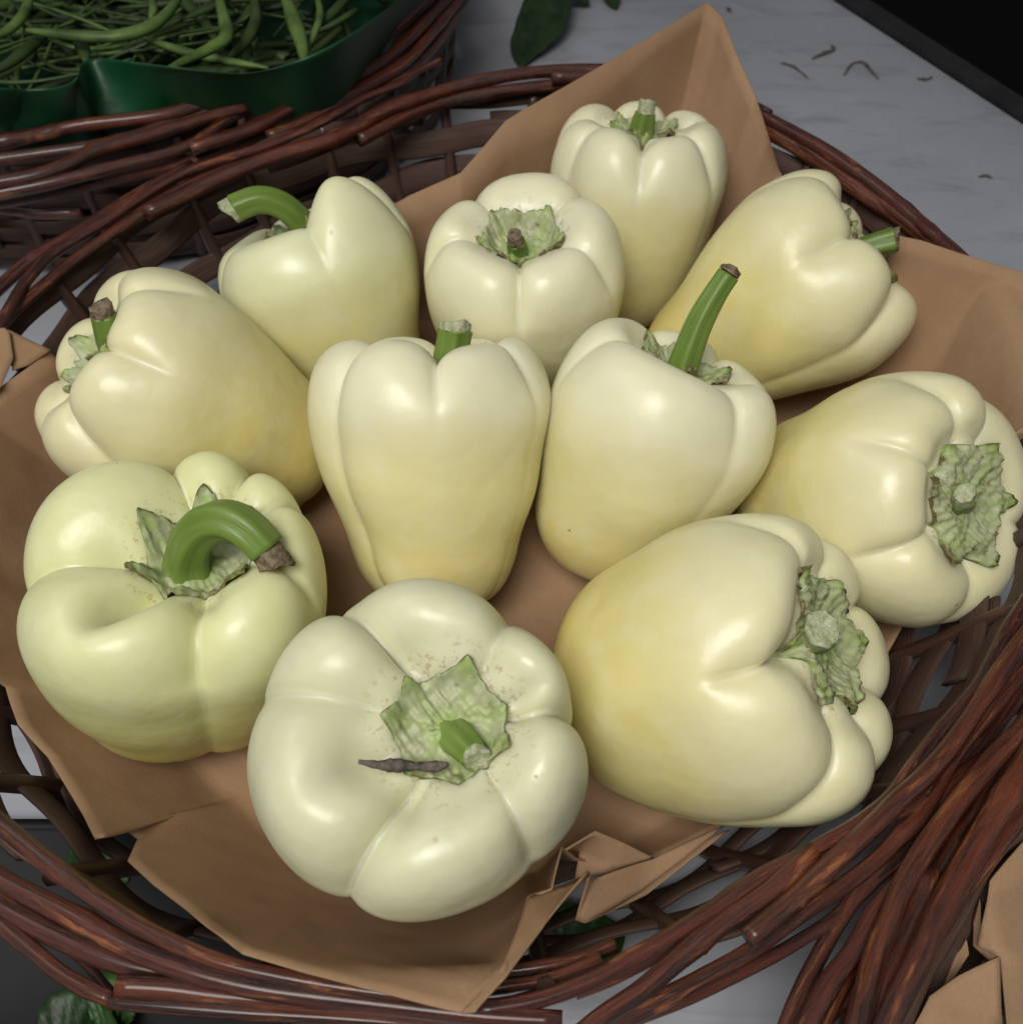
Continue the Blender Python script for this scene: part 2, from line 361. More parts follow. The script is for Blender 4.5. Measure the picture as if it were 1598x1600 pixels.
def table_mat():
    g = NG('table_laminate'); ob = g.coord()
    a = g.noise(ob, 6, 6, .6); s = g.noise(g.mapping(ob, (14, 50, 1), rot=(0, 0, .9)), 1.0, 5, .65, .8)
    col = g.mix(g.ramp(a, [(.3, 0.0), (.7, 1.0)]), (.29, .295, .325), (.38, .385, .42))
    col = g.mix(g.math('MULTIPLY', g.ramp(s, [(.52, 0.0), (.75, 1.0)]), .55), col, (.14, .14, .16))
    d = g.ramp(g.noise(ob, 85, 5, .7, 1.5), [(.66, 0.0), (.74, 1.0)])
    col = g.mix(g.math('MULTIPLY', d, .6), col, (.07, .065, .065))
    return g.out(color=col, rough=g.math('ADD', .34, g.math('MULTIPLY', a, .25)), normal=g.bump(s, .0004, .4), spec=.4)
M_CALYX, M_STEM = calyx_mat(), stem_mat()
M_DRY = simple('stem_dried_end', (.085, .055, .03), (.26, .20, .13), 420, .8, .0012)
M_PALE = simple('stem_pale_cut', (.27, .31, .14), (.52, .52, .36), 700, .7, .0009)
M_ROD, M_SPL, M_KRAFT, M_TABLE = rod_mat(), splint_mat(), kraft_mat(), table_mat()
M_STAKE = rod_mat('willow_dull', .7)
M_BLACK = simple('black_trim', (.012, .012, .013), (.022, .022, .024), 40, .5)
M_FLOOR = simple('dark_floor', (.0015, .0015, .0018), (.003, .003, .0035), 5, .95)
M_TRAY = simple('black_plastic', (.004, .0045, .005), (.008, .0085, .009), 30, .7, .0001)
M_LINER = simple('green_plastic', (.004, .045, .016), (.006, .068, .024), 22, .45, .0015, bs=30, spec=.5)
M_BEAN = simple('bean_green', (.035, .075, .014), (.12, .19, .045), 55, .45, .0005, sss=.1)
M_BEAN2 = simple('stalk_green', (.018, .036, .008), (.05, .08, .02), 45, .5, .0005)
M_LEAF = simple('leaf_green', (.008, .022, .006), (.022, .048, .012), 90, .5, .0006)
M_LEAFB = simple('leaf_bright', (.012, .045, .006), (.035, .085, .015), 90, .5, .0006)
M_TWIG = simple('dried_leaf', (.05, .042, .036), (.17, .14, .11), 380, .85, .0012)
# ------------------------------------------------------------------ the setting: table, its dark edge, the floor far below
def tri_plate(name, poly, z0, z1, mat, parent=None, base=None):
    n = len(poly)
    V = [(x, y, z0) for x, y in poly] + [(x, y, z1) for x, y in poly]
    F = [tuple(range(n))[::-1], tuple(range(n, 2 * n))] + [(i, (i + 1) % n, n + (i + 1) % n, n + i) for i in range(n)]
    return mesh(name, V, F, mat, parent, smooth=False, base=base)
e0, e1_ = onz(1300, 0, 0)[:2], onz(1590, 190, 0)[:2]
ed = unit(np.append(e1_ - e0, 0))[:2]; en = np.array([ed[1], -ed[0]])
if en[0] < 0: en = -en
pA, pB = e0 - ed * 1.2, e1_ + ed * 1.2
table = tri_plate('table', [pA, pA - en * 1.6, pB - en * 1.6, pB], -.03, 0.0, M_TABLE); table['kind'] = 'structure'
q0, q1 = pA + en * .001, pB + en * .001
trim = tri_plate('table_edge_trim', [q0, q1, q1 + en * .016, q0 + en * .016], -.035, .004, M_BLACK, table, base=np.zeros(3))
floor = tri_plate('floor', [(-4, -4), (4, -4), (4, 4), (-4, 4)], -.78, -.75, M_FLOOR); floor['kind'] = 'structure'
# ------------------------------------------------------------------ wicker baskets
class Ell:
    def __init__(s, cx, cy, a, b, ang):
        s.c = np.array([cx, cy]); t = math.radians(ang)
        s.ua = np.array([math.cos(t), math.sin(t)]) * a; s.ub = np.array([-math.sin(t), math.cos(t)]) * b
        s.m = (a + b) / 2
    def pt(s, f, k, z):
        f = np.asarray(f, float); k = np.broadcast_to(np.asarray(k, float), f.shape); z = np.broadcast_to(np.asarray(z, float), f.shape)
        xy = s.c + k[:, None] * (np.cos(f)[:, None] * s.ua + np.sin(f)[:, None] * s.ub)
        return np.column_stack([xy, z])
MAIN = Ell(-.0067, .0605, .2162, .1941, -113.58)
BACK = Ell(-.2435, .4254, .212, .212, 0)
SIDE = Ell(.262, -.256, .205, .205, 0)
def wall_k(z, k0=.80): return k0 + (1 - k0) * np.clip((np.asarray(z) - .006) / (RIM_Z - .006), 0, 1.1) ** .85
def ribbon_geo(path, up, width, thick):
    m = len(path); T = np.gradient(path, axis=0); T /= np.linalg.norm(T, axis=1, keepdims=True)
    up = up / np.linalg.norm(up, axis=1, keepdims=True); nr = np.cross(T, up)
    w = np.broadcast_to(width, (m,))[:, None] / 2; h = thick / 2
    prof = [(-1, -.4), (-.8, -1), (.8, -1), (1, -.4), (1, .4), (.8, 1), (-.8, 1), (-1, .4)]
    V = np.concatenate([np.stack([path[i] + up[i] * w[i] * a + nr[i] * h * b for a, b in prof]) for i in range(m)])
    ln = np.concatenate([[0], np.cumsum(np.linalg.norm(np.diff(path, axis=0), axis=1))])
    uv = np.concatenate([np.array([(ln[i], (a + 1) / 2) for a, b in prof]) for i in range(m)])
    n = 8
    F = grid_faces(m, n, True) + [tuple(range(n))[::-1], tuple(range((m - 1) * n, m * n))]
    return V, F, uv
def build_basket(E, root, seed, rows, nstake=34, plait=15, fr=(0, 2 * math.pi), rim_r=.0042, rimdrop=0.0, k0=.8, plaitspan=2.3, rin=-.008):
    rs = np.random.RandomState(seed)
    # radial stakes: along the base, then up the wall into the border
    for i in range(nstake):
        f = 2 * math.pi * (i + rs.uniform(-.12, .12)) / nstake
        zz = np.concatenate([np.full(6, .005), np.linspace(.007, RIM_Z - .004, 12)])
        kk = np.concatenate([np.linspace(.12, k0 - .04, 6), wall_k(np.linspace(.007, RIM_Z - .004, 12), k0)])
        P = E.pt(np.full(18, f) + np.linspace(0, rs.uniform(-.03, .03), 18), kk, zz)
        V, F, uv = tube_geo(P, .0029, 7, .06, seed * 100 + i)
        mesh('stake', V, F, M_STAKE, root, uv=uv)
    # flat splints woven through them, each row in overlapping lengths
    for r, (z, w) in enumerate(rows):
        cuts = rs.uniform(0, 2 * math.pi)
        for q in range(3):
            a0 = cuts + q * 2 * math.pi / 3; a1 = a0 + 2 * math.pi / 3 + .16
            f = np.linspace(a0, a1, 110)
            wav = np.sin(f * nstake / 2 + r * math.pi) * .0021
            zz = z + .0022 * np.sin(f * 2.3 + rs.uniform(0, 6)) + .0012 * np.sin(f * 7 + r)
            ends = np.linspace(0, 1, 110)
            k = wall_k(zz, k0) + (wav + .0025 * (ends - .5)) / E.m
            P = E.pt(f, k, zz)
            lo, hi = E.pt(f, wall_k(zz - .01, k0), zz - .01), E.pt(f, wall_k(zz + .01, k0), zz + .01)
            V, F, uv = ribbon_geo(P, hi - lo, w * (1 + .08 * np.sin(f * 5 + q)), .0019)
            mesh('splint', V, F, M_SPL, root, uv=uv)
    # woven base
    for k in np.linspace(.2, .74, 9):
        f = np.linspace(0, 2 * math.pi, 90)
        P = E.pt(f, k, .0065 + .0028 * np.sin(f * nstake / 2 + k * 80)); lo, hi = E.pt(f, k - .05, .006), E.pt(f, k + .05, .006)
        V, F, uv = ribbon_geo(P, hi - lo, .009, .0018)
        mesh('base_splint', V, F, M_SPL, root, uv=uv)
    # plaited border rods
    for i in range(plait):
        f0 = 2 * math.pi * i / plait + rs.uniform(-.1, .1); n = 70
        t = np.linspace(0, 1, n); f = f0 + t * plaitspan * rs.uniform(.85, 1.15)
        rad = (rin + .018 * t + .002 * np.sin(t * 9 + i)) ; z = RIM_Z - .012 + .017 * np.sin(np.clip(t * 1.05, 0, 1) * math.pi) ** .8 + .0015 * np.sin(t * 11 + i) - rimdrop
        k = 1 + rad / E.m
        r0 = rim_r * rs.uniform(.8, 1.12)
        q = proj(E.pt(f, k, z)); inn = (q[:, 0] > -40) & (q[:, 0] < 1640) & (q[:, 1] > -40) & (q[:, 1] < 1640)
        if inn.mean() > .3: continue                    # there the border is laid rod by rod below
        V, F, uv = tube_geo(E.pt(f, k, z), r0 * (1 - .35 * t), 9, .09, seed * 200 + i)
        mesh('rod', V, F, M_ROD, root, uv=uv)
def traced_rod(root, pts, z, rpx, seed, taper=.0, mat=None, wob=.0004, name='rod'):
    """a border rod laid where the photo shows it; z is the height (or heights) it runs at"""
    z = np.broadcast_to(np.asarray(z, float), (len(pts),))
    P = np.array([onz(u, v, zz) for (u, v), zz in zip(pts, z)])
    L = np.linalg.norm(np.diff(P, axis=0), axis=1).sum()
    n = max(12, int(L / .004)); P = catmull(P, n)
    dist = (np.linalg.norm(P - CAM, axis=1)).mean(); r = .86 * rpx / FPX * dist
    rs = np.random.RandomState(seed); t = np.linspace(0, 1, n)
    P = P + wob * np.stack([np.sin(t * L * 70 + rs.uniform(0, 6)), np.sin(t * L * 60 + rs.uniform(0, 6)), np.sin(t * L * 80 + rs.uniform(0, 6))], 1)
    rad = r * (1 - taper * t) * (1 + .05 * np.sin(t * L * 35 + rs.uniform(0, 6)))
    for _ in range(max(1, int(L / .09))):                     # knots where twigs were cut off
        kx = rs.uniform(.1, .9); rad = rad * (1 + .16 * np.exp(-((t - kx) * L / .0035) ** 2))
    V, F, uv = tube_geo(P, rad, 14, .045, seed)
    return mesh(name, V, F, mat or M_ROD, root, uv=uv)
ROWS = [(.016, .010), (.030, .011), (.046, .012), (.063, .012), (.0765, .009)]
basket = thing('wicker_basket', 'large oval reddish wicker basket holding the pale yellow peppers', 'basket', (MAIN.c[0], MAIN.c[1], 0), 'wicker baskets on the table')
build_basket(MAIN, basket, 1, ROWS, rimdrop=.012, rim_r=.0034, plait=8, rin=-.004)
TR = [  # (pixels, height, radius in pixels, taper)
 ([(-70, 600), (-35, 545), (5, 500), (37, 445), (75, 402), (107, 380), (150, 355), (200, 323), (275, 277), (350, 247), (425, 225), (505, 192), (575, 152), (625, 130), (650, 111), (690, 96)], .089, 10, .35),
 ([(-75, 620), (-30, 560), (15, 497), (75, 442), (107, 412), (160, 375), (220, 335), (300, 287), (350, 265), (392, 250)], .085, 11, .3),
 ([(-60, 530), (-20, 470), (25, 425), (60, 400), (120, 365), (200, 312), (300, 258)], .083, 11, .1),
 ([(230, 335), (330, 283), (420, 248), (505, 222), (550, 202), (590, 180), (650, 155), (700, 138), (770, 124), (850, 113), (930, 108), (1020, 112), (1110, 135), (1200, 180)], .089, 12, .1),
 ([(560, 218), (620, 190), (690, 160), (760, 146), (860, 134), (950, 130), (1040, 135), (1130, 160)], .084, 11, .1),
 ([(420, 262), (500, 235), (580, 205), (680, 168)], .082, 9, .2),
 ([(860, 122), (980, 118), (1080, 133), (1190, 182), (1260, 218), (1340, 272), (1420, 332), (1490, 394), (1530, 440)], .089, 12, .1),
 ([(980, 128), (1090, 150), (1190, 203), (1260, 240), (1340, 296), (1420, 354), (1490, 412)], .084, 13, .1),
 ([(1150, 172), (1230, 214), (1300, 262), (1380, 318), (1450, 372), (1510, 430)], .086, 10, .2),
 # near left
 ([(-110, 1170), (-50, 1240), (0, 1288), (60, 1340), (130, 1392), (210, 1440), (290, 1478), (370, 1508), (470, 1532), (560, 1548), (640, 1560)], .089, 19, .45),
 ([(-120, 1250), (-60, 1320), (0, 1372), (70, 1412), (140, 1448), (210, 1484), (300, 1516), (400, 1540), (500, 1556), (620, 1572), (760, 1590), (880, 1596)], .087, 20, .25),
 ([(-110, 1320), (-50, 1375), (0, 1412), (70, 1450), (150, 1490), (240, 1518), (330, 1528), (430, 1545)], .078, 22, .2),
 ([(-120, 1340), (-60, 1390), (0, 1440), (50, 1480), (100, 1520), (150, 1550), (175, 1562)], .080, 13, .1),
 ([(170, 1563), (240, 1568), (330, 1576), (430, 1585), (560, 1594), (700, 1602), (840, 1606)], .080, 14, .1),
 ([(188, 1540), (260, 1542), (340, 1552), (430, 1562), (540, 1574), (660, 1586), (800, 1600)], .083, 20, .2),
 ([(95, 1475), (130, 1500), (160, 1535), (178, 1556)], .072, 9, .2),
 # near right
 ([(1690, 800), (1640, 880), (1598, 945), (1570, 990), (1525, 1078), (1475, 1137), (1430, 1195), (1390, 1245), (1335, 1287), (1295, 1312), (1240, 1345), (1190, 1372), (1110, 1425), (1040, 1465), (980, 1497), (920, 1530), (840, 1562), (740, 1582)], .088, 14, .1),
 ([(1700, 850), (1640, 940), (1590, 1010), (1540, 1090), (1490, 1160), (1440, 1215), (1400, 1250), (1362, 1290), (1300, 1350), (1250, 1400), (1205, 1438), (1166, 1469)], .091, 17, .05),
 ([(1270, 1332), (1200, 1395), (1130, 1440), (1060, 1495), (1000, 1545), (940, 1587), (880, 1640)], .088, 18, .1),
 ([(1680, 930), (1640, 985), (1600, 1040), (1530, 1130), (1480, 1200), (1450, 1255), (1425, 1287), (1400, 1307), (1370, 1340), (1325, 1380), (1250, 1432), (1170, 1490), (1090, 1530), (1000, 1575), (900, 1620)], .079, 15, .1),
 ([(1690, 950), (1620, 1050), (1550, 1145), (1500, 1205), (1462, 1257), (1435, 1295), (1410, 1340), (1362, 1382), (1312, 1425), (1250, 1465), (1170, 1512), (1080, 1560), (980, 1600)], .075, 11, .15),
 ([(1660, 900), (1610, 985), (1560, 1065), (1510, 1140), (1465, 1200), (1440, 1240)], .082, 13, .1),
 ([(1455, 1222), (1428, 1262), (1392, 1278), (1350, 1292)], .080, 10, .3),
 ([(1215, 1385), (1150, 1425), (1070, 1470), (990, 1512), (900, 1550)], .080, 12, .2),
 ([(960, 1478), (890, 1500), (800, 1514), (700, 1520)], .070, 12, .3),
 ([(940, 1498), (860, 1530), (780, 1545), (690, 1560)], .076, 13, .2),
]
for i, (pts, z, r, tp) in enumerate(TR): traced_rod(basket, pts, z, r, 300 + i, tp)
back_basket = thing('wicker_basket', 'dark red wicker basket lined with green plastic and full of green stalks', 'basket', (BACK.c[0], BACK.c[1], 0), 'wicker baskets on the table')
build_basket(BACK, back_basket, 2, [(z, .0088) for z in np.arange(.010, .08, .0075)], rimdrop=.012, nstake=32, k0=.95, plait=9, rin=.002)
TB = [
 ([(-80, 240), (0, 224), (60, 209), (120, 197), (250, 183), (330, 158), (420, 133), (500, 107), (560, 78), (620, 38), (670, -8), (710, -60)], .089, 11, .0),
 ([(-80, 266), (0, 248), (130, 232), (200, 216), (260, 194), (340, 168), (392, 158), (470, 128), (540, 95), (610, 55), (680, -5)], .086, 10, .2),
 ([(-80, 300), (0, 284), (60, 272), (110, 256), (150, 236), (200, 222), (260, 203), (330, 180), (385, 166)], .086, 12, .2),
 ([(-60, 312), (0, 300), (90, 285), (180, 262), (250, 243), (310, 218), (370, 180), (420, 160), (480, 135)], .082, 11, .2),
 ([(40, 292), (130, 272), (220, 250), (290, 240)], .077, 9, .4),
 ([(300, 235), (380, 205), (460, 165), (530, 135), (590, 100), (640, 60), (690, 8), (730, -40)], .082, 10, .1),
 ([(420, 215), (500, 175), (570, 138), (620, 105), (665, 62), (710, 10), (745, -40)], .077, 10, .1),
 ([(-80, 330), (20, 312), (120, 295), (220, 272), (330, 240), (430, 205)], .074, 10, .1),
 ([(400, 240), (490, 200), (570, 158), (640, 110), (690, 55), (735, -10)], .071, 9, .1),
]
for i, (pts, z, r, tp) in enumerate(TB): traced_rod(back_basket, pts, z, r, 400 + i, tp)
side_basket = thing('wicker_basket', 'red wicker basket lined with brown paper, its border rods crossing loosely', 'basket', (SIDE.c[0], SIDE.c[1], 0), 'wicker baskets on the table')
build_basket(SIDE, side_basket, 3, ROWS, rimdrop=.014, nstake=30, rim_r=.0032, plait=8, rin=-.002)
TS = [
 ([(1700, 1040), (1640, 1105), (1590, 1150), (1537, 1200), (1467, 1287), (1415, 1370), (1390, 1440), (1370, 1495), (1355, 1550), (1337, 1610), (1320, 1680)], .089, 19, .1),
 ([(1440, 1340), (1405, 1378), (1362, 1428), (1332, 1485), (1300, 1530), (1265, 1600), (1240, 1660)], .083, 16, .0),
 ([(1690, 1040), (1640, 1120), (1595, 1200), (1570, 1245), (1537, 1307), (1495, 1380), (1462, 1437), (1435, 1495), (1400, 1562), (1375, 1620), (1350, 1690)], .092, 22, .1),
 ([(1450, 1362), (1435, 1412), (1412, 1470), (1385, 1532), (1362, 1600), (1345, 1670)], .086, 26, .0),
 ([(1640, 1075), (1600, 1130), (1562, 1200), (1525, 1267), (1487, 1325), (1457, 1390), (1425, 1455), (1390, 1520)], .080, 15, .2),
 ([(1690, 1130), (1640, 1195), (1598, 1255), (1550, 1322), (1500, 1392), (1475, 1440), (1440, 1500)], .086, 18, .2),
 ([(1540, 1260), (1490, 1300), (1440, 1350), (1400, 1420)], .076, 13, .2),
 ([(1380, 1490), (1340, 1535), (1300, 1580), (1250, 1640)], .074, 14, .1),
]
for i, (pts, z, r, tp) in enumerate(TS): traced_rod(side_basket, pts, z, r, 500 + i, tp)
for i, (pts, z, r) in enumerate([([(1700, 1200), (1598, 1297), (1550, 1338), (1500, 1425), (1450, 1505), (1410, 1600), (1385, 1680)], .078, 13), ([(1600, 1330), (1540, 1385), (1500, 1455), (1465, 1520), (1440, 1590), (1420, 1660)], .066, 12)]):
    traced_rod(side_basket, pts, z, r, 520 + i, .1, M_SPL, name='splint')
# ------------------------------------------------------------------ brown paper under the peppers
def crease(x, y, seed, n=9, amp=.0012):
    rs = np.random.RandomState(seed); d = np.zeros_like(x)
    for i in range(n):
        a = rs.uniform(0, math.pi); o = rs.uniform(-.16, .16); q = np.abs((x * math.cos(a) + (y - .05) * math.sin(a)) - o)
        d += rs.choice([-1, 1]) * amp * rs.uniform(.5, 1.5) * np.maximum(0, 1 - q / rs.uniform(.02, .05))
    return d
def solidify(o, t=.0005):
    m = o.modifiers.new('thickness', 'SOLIDIFY'); m.thickness = t; m.offset = 0
BOUND = [(720, 1580, .100), (660, 1566, .099), (600, 1550, .097), (480, 1520, .086), (380, 1490, .070), (330, 1455, .060), (290, 1420, .057), (240, 1382, .053), (200, 1345, .049), (208, 1328, .048), (216, 1311, .046), (200, 1300, .043), (182, 1294, .041), (165, 1303, .046), (150, 1312, .050),
 (130, 1272, .048), (100, 1222, .046), (75, 1182, .045), (45, 1150, .046), (28, 1130, .047), (15, 1095, .045), (8, 1072, .043), (-30, 1050, .050), (-90, 980, .066), (-110, 850, .078), (-90, 720, .082), (-40, 640, .084), (0, 604, .086), (40, 575, .086), (75, 548, .084), (110, 570, .064), (160, 600, .045), (260, 590, .030), (420, 560, .026), (520, 470, .032), (570, 380, .055), (590, 332, .074), (640, 305, .083),
 (720, 270, .094), (760, 225, .102), (790, 190, .108), (870, 142, .114), (950, 95, .119), (1030, 47, .124), (1105, 2, .128), (1128, 25, .125), (1150, 82, .118), (1180, 152, .108), (1200, 215, .094), (1216, 266, .080), (1260, 340, .050), (1330, 400, .045), (1385, 380, .080), (1404, 368, .100), (1440, 376, .101), (1500, 396, .102), (1550, 412, .102), (1610, 428, .102), (1690, 470, .102), (1720, 560, .102), (1700, 640, .101), (1640, 655, .098), (1590, 670, .092), (1540, 725, .060),
 (1480, 850, .028), (1420, 960, .024), (1330, 1120, .024), (1250, 1230, .025), (1180, 1270, .028), (1130, 1288, .030), (1060, 1322, .034), (1000, 1350, .037), (940, 1350, .042), (900, 1340, .055), (878, 1322, .068), (868, 1360, .072), (862, 1388, .076), (826, 1402, .078), (810, 1455, .081), (790, 1510, .094), (760, 1545, .096)]
paper = thing('kraft_paper', 'crumpled brown kraft paper lining the pepper basket, one corner standing above the rim', 'paper', (0, .05, .012))
PC = np.array([0.0, .048, .0])
def main_sheet():
    Bp = np.array([onz(u, v, z) for u, v, z in BOUND])
    A2 = np.stack([MAIN.ua, MAIN.ub], 1)
    for i, (u, v, z) in enumerate(BOUND):               # keep the edge inside the basket wall
        while z < .096:
            P_ = onz(u, v, z); k_ = np.linalg.norm(np.linalg.solve(A2, P_[:2] - MAIN.c))
            if k_ < wall_k(min(z, RIM_Z)) - .035: break
            z += .002
        Bp[i] = onz(u, v, z)
    Bp = np.vstack([Bp, Bp[:1]])
    out = []
    for i in range(len(Bp) - 1):                       # straight torn or cut edges: keep the corners
        n = max(2, int(np.linalg.norm(Bp[i + 1] - Bp[i]) / .0022))
        out += [Bp[i] + (Bp[i + 1] - Bp[i]) * k / n for k in range(n)]
    B = np.array(out); m = len(B)
    nr = 64; V = np.zeros((nr, m, 3))
    t = np.linspace(0, 1, nr) ** .9
    hor = B[:, :2] - PC[:2]; rho = np.linalg.norm(hor, axis=1)
    # how far out the basket floor reaches in each direction
    A2 = np.stack([MAIN.ua, MAIN.ub], 1); loc = np.linalg.solve(A2, (B[:, :2] - MAIN.c).T).T
    kk = np.linalg.norm(loc, axis=1)
    fl = np.clip(.74 / np.maximum(kk, .3), .3, .93)
    ker = np.ones(21) / 21
    fl = np.convolve(np.concatenate([fl[-10:], fl, fl[:10]]), ker, 'valid')
    z0 = .0195
    def smooth_ring(kw):
        ker = np.hanning(kw); ker /= ker.sum()
        return np.stack([np.convolve(np.concatenate([B[-(kw // 2):, a], B[:, a], B[:kw // 2, a]]), ker, 'valid') for a in range(3)], 1)
    Bs, Bm = smooth_ring(61), smooth_ring(27)
    for i in range(nr):
        e = np.clip((t[i] - .80) / .20, 0, 1); e = e * e * (3 - 2 * e)      # notches and corners live in the outer part only
        e2 = np.clip((t[i] - .5) / .4, 0, 1); e2 = e2 * e2 * (3 - 2 * e2)
        Be = (Bs * (1 - e2) + Bm * e2) * (1 - e) + B * e
        q = np.clip((t[i] - fl) / (1 - fl), 0, 1)
        V[i, :, :2] = PC[:2] + (Be[:, :2] - PC[:2]) * t[i]; V[i, :, 2] = z0 + (Be[:, 2] - z0) * q ** 1.12
        k_ = np.linalg.norm(np.linalg.solve(A2, (V[i, :, :2] - MAIN.c).T).T, axis=1) + .035
        zm = .006 + .079 * np.clip((k_ - .8) / .2, 0, 1) ** (1 / .85) + .012 * np.clip((k_ - .97) / .06, 0, 1)
        V[i, :, 2] = np.maximum(V[i, :, 2], zm)
    x, y = V[..., 0], V[..., 1]
    w = np.clip(t / .25, 0, 1)[:, None] * np.clip((1 - t) / .06 + .25, 0, 1)[:, None]
    V[..., 2] += np.clip(crease(x, y, 5, 16, .0016) * w, -.0016, .004)
    V[..., 2] = np.maximum(V[..., 2], z0 - .001)
    F = [(j, m + j, m + (j + 1) % m) for j in range(m) if False]
    F = grid_faces(nr, m, True)
    return V.reshape(-1, 3), [f[::-1] for f in F]
V, F = main_sheet()
sheet = mesh('sheet', V, F, M_KRAFT, paper); solidify(sheet)
def facets(name, pts, faces, parent, sub=4, seed=0, amp=.0006, mat=None, thick=.0006):
    """folded paper from a few creased panels: pts are (u, v, z) pixels with heights"""
    bm = bmesh.new(); P = [onz(*p) - BASES[parent.name] if len(p) == 3 else np.array(p[1]) for p in pts]
    vs_ = [bm.verts.new(p) for p in P]
    for f in faces: bm.faces.new([vs_[i] for i in f])
    bmesh.ops.triangulate(bm, faces=bm.faces[:])
    bmesh.ops.subdivide_edges(bm, edges=bm.edges[:], cuts=sub, use_grid_fill=True)
    inner = [v for v in bm.verts if not v.is_boundary]
    for _ in range(2): bmesh.ops.smooth_vert(bm, verts=inner, factor=.5, use_axis_x=True, use_axis_y=True, use_axis_z=True)
    rs = np.random.RandomState(seed); k = rs.normal(size=(4, 3)) * 90; ph = rs.uniform(0, 6, 4)
    bm.normal_update()
    for v in bm.verts:
        c = np.array(v.co); v.co += v.normal * float(amp * np.sin(k @ c + ph).sum() / 2)
    me = bpy.data.meshes.new(name); bm.to_mesh(me); bm.free(); me.materials.append(mat or M_KRAFT); me.polygons.foreach_set('use_smooth', [True] * len(me.polygons))
    o = bpy.data.objects.new(name, me); COL.objects.link(o); o.parent = parent; BASES[o.name] = BASES[parent.name]
    solidify(o, thick); return o
# the turned-over corner below the front pepper and the pleats to its right
facets('fold', [(722, 1584, .1015), (742, 1583, .100), (792, 1532, .096), (850, 1450, .085), (917, 1359, .074), (918, 1366, .070), (880, 1384, .070), (826, 1404, .0775), (806, 1460, .086), (786, 1514, .0925)],
       [(0, 1, 2, 9), (9, 2, 3, 8), (8, 3, 7), (3, 4, 5, 6, 7)], paper, 5, 1)
facets('fold', [(930, 1298, .062), (905, 1330, .050), (882, 1325, .064), (898, 1372, .048), (960, 1362, .047), (1022, 1341, .043), (975, 1318, .054)],
       [(0, 2, 1), (0, 1, 3, 4), (0, 4, 5, 6)], paper, 5, 2)
facets('fold', [(916, 1362, .066), (898, 1436, .052), (912, 1441, .051), (1000, 1395, .046), (1130, 1290, .036), (1020, 1342, .045), (925, 1372, .060)],
       [(0, 1, 2, 6), (6, 2, 3, 5), (5, 3, 4)], paper, 5, 3)
facets('fold', [(908, 1434, .047), (914, 1442, .046), (1010, 1398, .041), (1140, 1296, .033), (1120, 1302, .034), (1000, 1384, .043)], [(0, 1, 2, 5), (5, 2, 3, 4)], paper, 5, 4)
facets('fold', [(-30, 520, .093), (8, 512, .094), (16, 520, .093), (22, 560, .089), (2, 606, .087), (-40, 640, .085)], [(0, 1, 2, 3, 4, 5)], paper, 5, 5)
facets('fold', [(12, 514, .093), (80, 546, .085), (44, 572, .085), (20, 580, .0855)], [(0, 1, 2, 3)], paper, 5, 6)
paper3 = thing('kraft_paper', 'brown kraft paper folded into the basket with loosely crossing rods', 'paper', (SIDE.c[0] - .06, SIDE.c[1] + .05, .012))
facets('sheet', [(1700, 1200, .082), (1600, 1314, .080), (1548, 1376, .078), (1534, 1440, .075), (1526, 1478, .072), (1562, 1497, .074), (1570, 1600, .060), (1600, 1750, .045), (1760, 1750, .030), (1800, 1450, .045)],
       [(0, 1, 2, 9), (2, 3, 4, 5, 9), (5, 6, 9), (6, 7, 8, 9)], paper3, 5, 7, .0009)
facets('sheet', [(1560, 1494, .080), (1500, 1524, .079), (1450, 1556, .077), (1424, 1604, .075), (1400, 1680, .07), (1560, 1720, .066), (1566, 1600, .074)], [(0, 1, 2, 6), (2, 3, 4, 5, 6)], paper3, 5, 8, .0009)
facets('fold', [(1508, 1466, .070), (1500, 1480, .069), (1440, 1560, .064), (1400, 1640, .060), (1430, 1640, .062), (1480, 1540, .067), (1512, 1490, .070)], [(0, 1, 6), (1, 2, 5, 6), (2, 3, 4, 5)], paper3, 5, 9)
facets('fold', [(1530, 1400, .071), (1520, 1440, .070), (1520, 1478, .069), (1545, 1500, .0705), (1560, 1492, .073), (1548, 1470, .073), (1532, 1470, .072)], [(0, 1, 2, 6), (2, 3, 4, 5, 6)], paper3, 5, 10)
